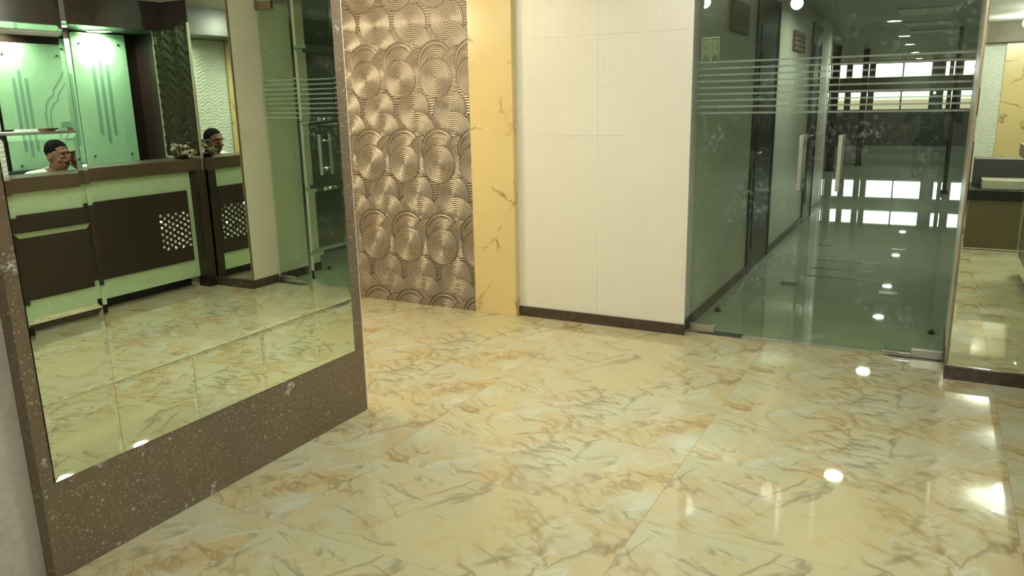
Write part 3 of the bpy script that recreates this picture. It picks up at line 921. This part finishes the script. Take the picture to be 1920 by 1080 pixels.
pr = empty('printer', (1.13, 3.30, 0.75))
tag(pr, 'low black and white desktop printer behind the counter', 'printer')
box('body', 0.975, 1.28, 3.13, 3.46, 0.7505, 1.045, BLACK, pr, 0.012)
box('paper_tray', 0.98, 1.20, 3.15, 3.44, 1.0455, 1.068, plain('white_plastic', (0.75, 0.77, 0.75), 0.4), pr, 0.004)
box('output_slot', 0.9695, 0.9749, 3.19, 3.40, 0.85, 0.90, GREYM, pr)

# granite ledge near the viewer, seen only in the right mirror
lg = empty('granite_ledge', (1.0, 0.1, 0))
tag(lg, 'low olive brown stone ledge with dark edge, seen in the right mirror', 'ledge')
box('ledge_body', 0.335, 1.88, -0.30, 0.41, 0.0005, 0.475, plain('olive_brown_stone', (0.105, 0.085, 0.042), 0.4, var=0.15, scale=60), lg)
box('ledge_slab', 0.320, 1.88, -0.32, 0.425, 0.476, 0.575, BLACK, lg, 0.004)
box('ledge_box', 0.36, 1.88, -0.31, -0.02, 0.5755, 0.84, plain('dark_slate', (0.045, 0.045, 0.04), 0.4), lg, 0.004)
box('ledge_lit_top', 0.43, 1.80, 0.00, 0.32, 0.5755, 0.66, plain('lit_top_cream', (0.42, 0.40, 0.28), 0.4), lg, 0.004)  # pale block puts the lit look of the ledge top into colour

# ------------------------------------------------------------------ lamps
def downlight(x, y, zc, power, lab, group, col=COOL, warm=False, r=0.085, spread=160, bulb=False):
    t = empty('ceiling_light', (x, y, zc))
    tag(t, lab, 'ceiling light', group)
    bm = bmesh.new()
    k = 24
    ri, ro = r, r + 0.028
    rings = []
    for rad, z in ((ri, zc - 0.001), (ri, zc - 0.008), (ro, zc - 0.008), (ro + 0.004, zc - 0.001)):
        rings.append([bm.verts.new((x + rad * math.cos(2 * math.pi * i / k), y + rad * math.sin(2 * math.pi * i / k), z)) for i in range(k)])
    for a, b in zip(rings, rings[1:]):
        for i in range(k):
            bm.faces.new((a[i], a[(i + 1) % k], b[(i + 1) % k], b[i]))
    bm_obj('rim', bm, bpy.data.materials['ceiling_white'], t)
    bm = bmesh.new()
    bmesh.ops.create_circle(bm, cap_ends=True, segments=k, radius=ri - 0.002, matrix=Matrix.Translation((x, y, zc - 0.002)))
    bmesh.ops.create_cone(bm, cap_ends=False, segments=k, radius1=ri - 0.004, radius2=ri - 0.003, depth=0.002, matrix=Matrix.Translation((x, y, zc - 0.003)))
    bm_obj('diffuser', bm, EMITW if warm else EMIT, t)
    if bulb:                                               # a lamp that hangs below the ceiling and shines sideways too
        bm = bmesh.new()
        add_tube(bm, (x, y, zc - 0.004), (x, y, zc - 0.05), 0.016)
        add_ball(bm, (x, y, zc - 0.085), 0.034, (1, 1, 1.15))
        bm_obj('bulb', bm, EMITW if warm else EMIT, t, True)
        ld = bpy.data.lights.new('lamp_glow', 'POINT')
        ld.shadow_soft_size = 0.05
    else:
        ld = bpy.data.lights.new('lamp_glow', 'AREA')
        ld.shape = 'DISK'; ld.size = 2 * r
        ld.spread = math.radians(spread)
    ld.energy = power; ld.color = col
    lo = bpy.data.objects.new('lamp_glow', ld)
    lo.location = (0, 0, -0.085 if bulb else -0.012)
    link(lo, t)
    return t
LOBL = ['hanging ceiling lamp in the lobby nearest the pier mirror', 'added hanging lamp in the middle of the lobby that brightens the cream wall',
        'added hanging lamp at the corner of the recess that brightens the pier side', 'added hanging lamp above the stone ledge that brightens the front floor',  # unseen lamps added to brighten the pier side and the front floor
        'added hanging lamp behind the stone ledge for more light from the right', 'hanging ceiling lamp before the dark header, seen in the right mirror']
for (x, y), kp, lab in zip(LOBBY, LOBBY_K, LOBL):
    downlight(x, y, CEIL, LOBBY_W * kp, lab, 'lobby ceiling lights', bulb=True)
for (x, y, pw), lab in zip(PASSAGE, ('warm round ceiling light washing the relief wall, nearer the pilaster', 'warm round ceiling light washing the relief wall, farther left')):
    downlight(x, y, CEIL, pw, lab, 'warm lights of the recess', WARM, True, 0.06, bulb=True)
for i, y in enumerate(CORRIDOR_Y):
    downlight(-0.63, y, 2.42, CORRIDOR_W, 'round ceiling light of the corridor, number %s from the glass doors' % ('one two three four five six'.split()[i]), 'corridor ceiling lights', (0.93, 1.0, 0.86))
for (x, y, pw), lab in zip(RECEPTION, ('round light in the soffit right above the mint panel with three bars', 'round light in the soffit above the mint panel with the dome', 'round light in the soffit farther along the reception')):
    downlight(x, y, 2.17, pw, lab, 'reception soffit lights', (0.95, 1.0, 0.88), False, 0.075)

# ------------------------------------------------------------------ people
SKIN = plain('brown_skin', (0.20, 0.095, 0.05), 0.5, var=0.08, scale=30)
HAIR = plain('black_hair', (0.008, 0.007, 0.007), 0.9, scale=60, spec=0.1)
SHIRTW = plain('white_shirt_cloth', (0.72, 0.78, 0.74), 0.8, var=0.05, scale=40)
SHIRTB = plain('blue_shirt_cloth', (0.045, 0.075, 0.11), 0.8, var=0.1, scale=40)
TROUS = plain('dark_trouser_cloth', (0.018, 0.019, 0.024), 0.85, var=0.1, scale=40)
SHOE = plain('black_shoe_leather', (0.012, 0.011, 0.010), 0.4)
EYEW = plain('eye_white', (0.75, 0.72, 0.66), 0.3)
LIP = plain('lip', (0.17, 0.06, 0.045), 0.5)

def grow(name, segs, balls, mats, region, parent, voxel=0.0055):
    bm = bmesh.new()
    for p0, p1, r0, r1 in segs:
        add_tube(bm, p0, p1, r0, r1, 16)
        add_ball(bm, Vector(p0), r0); add_ball(bm, Vector(p1), r1)
    for c, r, sc, rot in balls:
        add_ball(bm, Vector(c), r, sc, rot, 20)
    me = bpy.data.meshes.new('raw'); bm.to_mesh(me); bm.free()
    o = bpy.data.objects.new('raw', me); C.objects.link(o)
    rm = o.modifiers.new('r', 'REMESH'); rm.mode = 'VOXEL'; rm.voxel_size = voxel
    sm = o.modifiers.new('s', 'SMOOTH'); sm.factor = 0.5; sm.iterations = 3
    dg = bpy.context.evaluated_depsgraph_get()
    nm = bpy.data.meshes.new_from_object(o.evaluated_get(dg))
    bpy.data.objects.remove(o); bpy.data.meshes.remove(me)
    nm.name = name
    nm.materials.clear()
    for m in mats: nm.materials.append(m)
    for p in nm.polygons:
        p.material_index = region(p.center); p.use_smooth = True
    ob = bpy.data.objects.new(name, nm)
    pl = wloc(parent)
    nm.transform(Matrix.Translation(-pl))
    link(ob, parent)
    return ob

def head_parts(c, f, up):
    """balls for a head at c that looks along f, and a function that turns face coordinates into the world"""
    f = Vector(f).normalized(); up = Vector(up); up = (up - f * up.dot(f)).normalized(); r = f.cross(up)
    rot = Matrix((r, f, up)).transposed()                 # local x right, y forward, z up
    P = lambda x, y, z: Vector(c) + rot @ Vector((x, y, z))
    b = [(P(0, -0.008, 0.022), 0.1, (0.76, 0.96, 0.92), rot), (P(0, 0.018, -0.045), 0.1, (0.60, 0.68, 0.72), rot),
         (P(0, 0.052, -0.092), 0.1, (0.26, 0.22, 0.20), rot), (P(0, 0.088, 0.045), 0.1, (0.40, 0.10, 0.12), rot),
         (P(0.042, 0.062, -0.022), 0.1, (0.22, 0.20, 0.18), rot), (P(-0.042, 0.062, -0.022), 0.1, (0.22, 0.20, 0.18), rot),
         (P(0, 0.098, -0.022), 0.1, (0.14, 0.16, 0.12), rot), (P(0.013, 0.092, -0.028), 0.1, (0.09, 0.1, 0.08), rot), (P(-0.013, 0.092, -0.028), 0.1, (0.09, 0.1, 0.08), rot),
         (P(0, 0.080, -0.062), 0.1, (0.25, 0.14, 0.10), rot),
         (P(0.077, -0.008, -0.005), 0.1, (0.10, 0.20, 0.33), rot), (P(-0.077, -0.008, -0.005), 0.1, (0.10, 0.20, 0.33), rot)]
    seg = [(P(0, 0.094, 0.02), P(0, 0.108, -0.016), 0.010, 0.014)]
    return b, seg, P, rot

def face(P, rot, parent, hairy):
    def ball(name, c, r, sc, m):
        bm = bmesh.new(); add_ball(bm, c, r, sc, rot, 14); return bm_obj(name, bm, m, parent, True)
    for s in (-1, 1):
        e = ball('eye', P(s * 0.031, 0.0805, 0.011), 0.0112, (1.15, 0.8, 0.46), EYEW)
        ball('iris', P(s * 0.031, 0.0872, 0.011), 0.0050, (1, 0.5, 0.95), HAIR).name = 'iris'
        ball('eyebrow', P(s * 0.033, 0.094, 0.036), 0.02, (1.0, 0.22, 0.20), HAIR)
    ball('mouth', P(0, 0.0945, -0.064), 0.022, (1.0, 0.22, 0.26), LIP)
    if hairy: ball('moustache', P(0, 0.0965, -0.049), 0.024, (1.0, 0.22, 0.22), HAIR)
    bm = bmesh.new()
    add_ball(bm, P(0, -0.022, 0.046), 0.1, (0.80, 0.93, 0.84), rot, 26)
    for v in bm.verts:
        l = v.co - P(0, -0.022, 0.046)
        v.co += l.normalized() * 0.004 * math.sin(v.co.x * 210) * math.sin(v.co.y * 190 + v.co.z * 230)
    bm_obj('hair', bm, HAIR, parent, True)

def hand(wrist, d, n_, side, curl, segs, balls, size=1.0):
    """wrist point, direction of the fingers, palm normal, side the thumb is on, finger curl in radians"""
    d = Vector(d).normalized(); n_ = Vector(n_); n_ = (n_ - d * n_.dot(d)).normalized(); t = d.cross(n_) * side
    w = Vector(wrist)
    k = w + d * 0.085 * size
    for i, (off, ln) in enumerate(((0.030, 0.072), (0.010, 0.080), (-0.010, 0.074), (-0.029, 0.058))):
        a = k + t * off * size
        segs.append((w + t * off * 0.6 * size + d * 0.015, a, 0.0135 * size, 0.0110 * size))
        dd = d; p = a
        for m_ in range(3):
            dd = (Matrix.Rotation(-curl[i] if isinstance(curl, (list, tuple)) else -curl, 3, t * side) @ dd)
            q = p + dd * ln * size * (0.46, 0.30, 0.24)[m_]
            segs.append((p, q, (0.0095, 0.0085, 0.0075)[m_] * size, (0.0085, 0.0075, 0.0065)[m_] * size)); p = q
    b = w + d * 0.022 * size + t * 0.022 * size
    q = b + (d * 0.6 + t * 0.75 + n_ * 0.25).normalized() * 0.042 * size
    r_ = q + (d * 0.85 + t * 0.25 + n_ * 0.45).normalized() * 0.032 * size
    segs.append((b, q, 0.0145 * size, 0.0115 * size)); segs.append((q, r_, 0.0105 * size, 0.0085 * size))

# the receptionist, seated behind the counter with a phone at his cheek
rec = empty('person', (1.60, 3.80, 0.0))
tag(rec, 'seated man in a white shirt resting his cheek on his hand behind the counter', 'person')
HC = Vector((1.350, 3.805, 1.172))
hb_, hs_, P, rot = head_parts(HC, (-1, 0.10, -0.10), (-0.15, 0, 1))
segs = list(hs_); balls = list(hb_)
segs += [((1.60, 3.80, 0.57), (1.54, 3.80, 0.76), 0.128, 0.120), ((1.54, 3.80, 0.76), (1.475, 3.80, 0.93), 0.122, 0.118),
         ((1.475, 3.72, 0.92), (1.475, 3.88, 0.92), 0.105, 0.105), ((1.44, 3.80, 0.98), (1.375, 3.803, 1.11), 0.060, 0.052),
         ((1.43, 3.80, 1.02), (1.44, 3.62, 1.005), 0.070, 0.066), ((1.45, 3.80, 0.99), (1.46, 3.97, 0.965), 0.062, 0.062)]
balls += [((1.60, 3.80, 0.545), 0.1, (1.25, 1.65, 0.95), None)]
segs += [((1.44, 3.61, 1.00), (1.34, 3.55, 0.80), 0.062, 0.045), ((1.34, 3.55, 0.80), (1.13, 3.66, 0.790), 0.043, 0.028),
         ((1.46, 3.98, 0.955), (1.21, 4.01, 0.805), 0.058, 0.046), ((1.21, 4.01, 0.805), (1.268, 3.918, 1.050), 0.043, 0.029)]
hand((1.13, 3.66, 0.788), (-1, 0.35, -0.10), (0, 0, -1), -1, 0.12, segs, balls)
hand((1.268, 3.918, 1.050), (0.22, -0.14, 0.95), (0.25, -1, 0), 1, [0.30, 0.32, 0.34, 0.38], segs, balls)
for s in (-1, 1):
    y = 3.80 + s * 0.10
    segs += [((1.57, y, 0.545), (1.20, y + s * 0.03, 0.545), 0.092, 0.066), ((1.20, y + s * 0.03, 0.545), (1.23, y + s * 0.03, 0.10), 0.064, 0.042),
             ((1.24, y + s * 0.03, 0.055), (1.06, y + s * 0.04, 0.038), 0.046, 0.036)]
def region_rec(c):
    if c.z < 0.085: return 3
    if c.z < 0.66 and c.x > 1.10 and not (c.z > 0.70): return 2
    if (c - HC).length < 0.125 or (Vector((c.x - 1.40, c.y - 3.80)).length < 0.085 and c.z > 1.035): return 0
    if c.x < 1.245 and c.z > 0.70 and c.y < 3.75: return 0
    if c.x < 1.36 and c.y > 3.86 and c.z > 0.985: return 0
    return 1
grow('body', segs, balls, [SKIN, SHIRTW, TROUS, SHOE], region_rec, rec)
face(P, rot, rec, True)
bm = bmesh.new()
rings_ = []
for k in range(24):                                       # soft ring around the neck, higher at the back
    a0 = 2 * math.pi * k / 24
    cc = Vector((1.408 + 0.072 * math.cos(a0), 3.80 + 0.076 * math.sin(a0), 1.040 + 0.035 * math.cos(a0)))
    out_ = Vector((math.cos(a0), math.sin(a0), 0))
    rings_.append([bm.verts.new(cc + out_ * 0.011 * math.cos(2 * math.pi * j / 8) + Vector((0, 0, 0.016 * math.sin(2 * math.pi * j / 8)))) for j in range(8)])
for k in range(24):
    for j in range(8):
        bm.faces.new((rings_[k][j], rings_[(k + 1) % 24][j], rings_[(k + 1) % 24][(j + 1) % 8], rings_[k][(j + 1) % 8]))
bm_obj('collar', bm, SHIRTW, rec, True)
ph = box('mobile_phone', 1.292, 1.302, 3.905, 3.955, 1.095, 1.215, plain('dark_red_plastic', (0.10, 0.012, 0.012), 0.3), None, 0.003)
ph.location = P(0.098, 0.035, -0.075); ph.rotation_euler = (math.radians(12), math.radians(20), math.radians(78))
tag(ph, 'dark red mobile phone held at the receptionist\'s cheek', 'phone')

# office chair
oc = empty('office_chair', (1.60, 3.80, 0))
tag(oc, 'black office chair under the receptionist behind the counter', 'chair')
box('seat', 1.40, 1.76, 3.56, 4.04, 0.385, 0.448, BLACKF, oc, 0.02)
box('backrest', 1.755, 1.805, 3.58, 4.02, 0.56, 1.06, BLACKF, oc, 0.02)
box('back_bar', 1.770, 1.790, 3.77, 3.83, 0.40, 0.56, BLACK, oc, 0.003)
bm = bmesh.new(); add_tube(bm, (1.59, 3.80, 0.09), (1.59, 3.80, 0.385), 0.028); bm_obj('column', bm, BLACK, oc)
for k in range(5):
    a = k * 2 * math.pi / 5 + 0.3
    bm = bmesh.new(); add_tube(bm, (1.59, 3.80, 0.10), (1.59 + 0.21 * math.cos(a), 3.80 + 0.21 * math.sin(a), 0.062), 0.022, 0.015)
    lg_ = bm_obj('leg', bm, BLACK, oc)
    bm = bmesh.new(); x, y = 1.59 + 0.21 * math.cos(a), 3.80 + 0.21 * math.sin(a)
    add_tube(bm, (x - 0.02, y, 0.026), (x + 0.02, y, 0.026), 0.0255); bm_obj('caster', bm, BLACK, lg_)

# the photographer, who shows as a dark reflection in the glass doors
pg = empty('person', (-0.05, -0.52, 0))
tag(pg, 'standing photographer in a blue shirt holding up a phone, reflected in the glass', 'person')
PXO = -0.13
HC2 = Vector((0.06 + PXO, -0.40, 1.63))
hb_, hs_, P, rot = head_parts(HC2, (-0.02, 1, -0.15), (0, 0.1, 1))
segs = list(hs_); balls = list(hb_)
segs += [((0.07, -0.50, 0.98), (0.07, -0.50, 1.16), 0.125, 0.118), ((0.07, -0.50, 1.16), (0.07, -0.49, 1.33), 0.122, 0.122),
         ((-0.02, -0.49, 1.34), (0.16, -0.49, 1.34), 0.108, 0.108), ((0.065, -0.475, 1.40), (0.06, -0.42, 1.56), 0.062, 0.054),
         ((0.07, -0.48, 1.42), (-0.11, -0.48, 1.40), 0.062, 0.062), ((0.07, -0.48, 1.42), (0.25, -0.48, 1.40), 0.062, 0.062),
         ((-0.12, -0.48, 1.40), (-0.20, -0.28, 1.20), 0.056, 0.044), ((-0.20, -0.28, 1.20), (-0.105, -0.085, 1.41), 0.042, 0.028),
         ((0.26, -0.48, 1.40), (0.31, -0.28, 1.20), 0.056, 0.044), ((0.31, -0.28, 1.20), (0.118, -0.085, 1.41), 0.042, 0.028)]
balls += [((0.07, -0.50, 0.95), 0.1, (1.62, 1.25, 1.1), None)]
hand((-0.105, -0.085, 1.41), (0.17, 0.45, 0.9), (0.9, 0.1, -0.1), -1, [0.42, 0.45, 0.48, 0.5], segs, balls)
hand((0.118, -0.085, 1.41), (-0.19, 0.45, 0.9), (-0.9, 0.1, -0.1), 1, [0.42, 0.45, 0.48, 0.5], segs, balls)
for s in (-1, 1):
    x = 0.07 + s * 0.095
    segs += [((x, -0.50, 0.92), (x + s * 0.01, -0.49, 0.50), 0.092, 0.062), ((x + s * 0.01, -0.49, 0.50), (x + s * 0.012, -0.52, 0.10), 0.060, 0.042),
             ((x + s * 0.012, -0.54, 0.048), (x + s * 0.03, -0.37, 0.036), 0.046, 0.035)]
segs = [(Vector(p) + Vector((PXO * min(1, max(0, -0.06 - Vector(p).y) / 0.25), 0, 0)), Vector(q) + Vector((PXO * min(1, max(0, -0.06 - Vector(q).y) / 0.25), 0, 0)), a_, b_) if i_ >= len(hs_) else (p, q, a_, b_) for i_, (p, q, a_, b_) in enumerate(segs)]
balls[-1] = ((0.07 + PXO, -0.50, 0.95), *balls[-1][1:])
def region_pg(c):
    if c.z < 0.085: return 3
    if c.z < 1.0: return 2
    if (c - HC2).length < 0.15 or c.z > 1.50 or (c.y > -0.13 and c.z > 1.3): return 0
    return 1
grow('body', segs, balls, [SKIN, SHIRTB, TROUS, SHOE], region_pg, pg)
face(P, rot, pg, False)
cp = empty('camera_phone', (0, -0.012, 1.455))
tag(cp, 'black phone with a lit flash held up by the photographer', 'phone')
box('case', -0.085, 0.085, -0.020, -0.010, 1.455, 1.545, BLACK, cp, 0.004)
bm = bmesh.new(); add_tube(bm, (0, -0.0099, 1.5), (0, -0.007, 1.5), 0.008, n=20); bm_obj('lens', bm, CHROME, cp)
bm = bmesh.new(); add_tube(bm, (-0.066, -0.0099, 1.497), (-0.066, -0.008, 1.497), 0.012, n=20)
bm_obj('flash', bm, m_emit('flash_light', (0.92, 0.97, 1.0), 1500.0), cp)
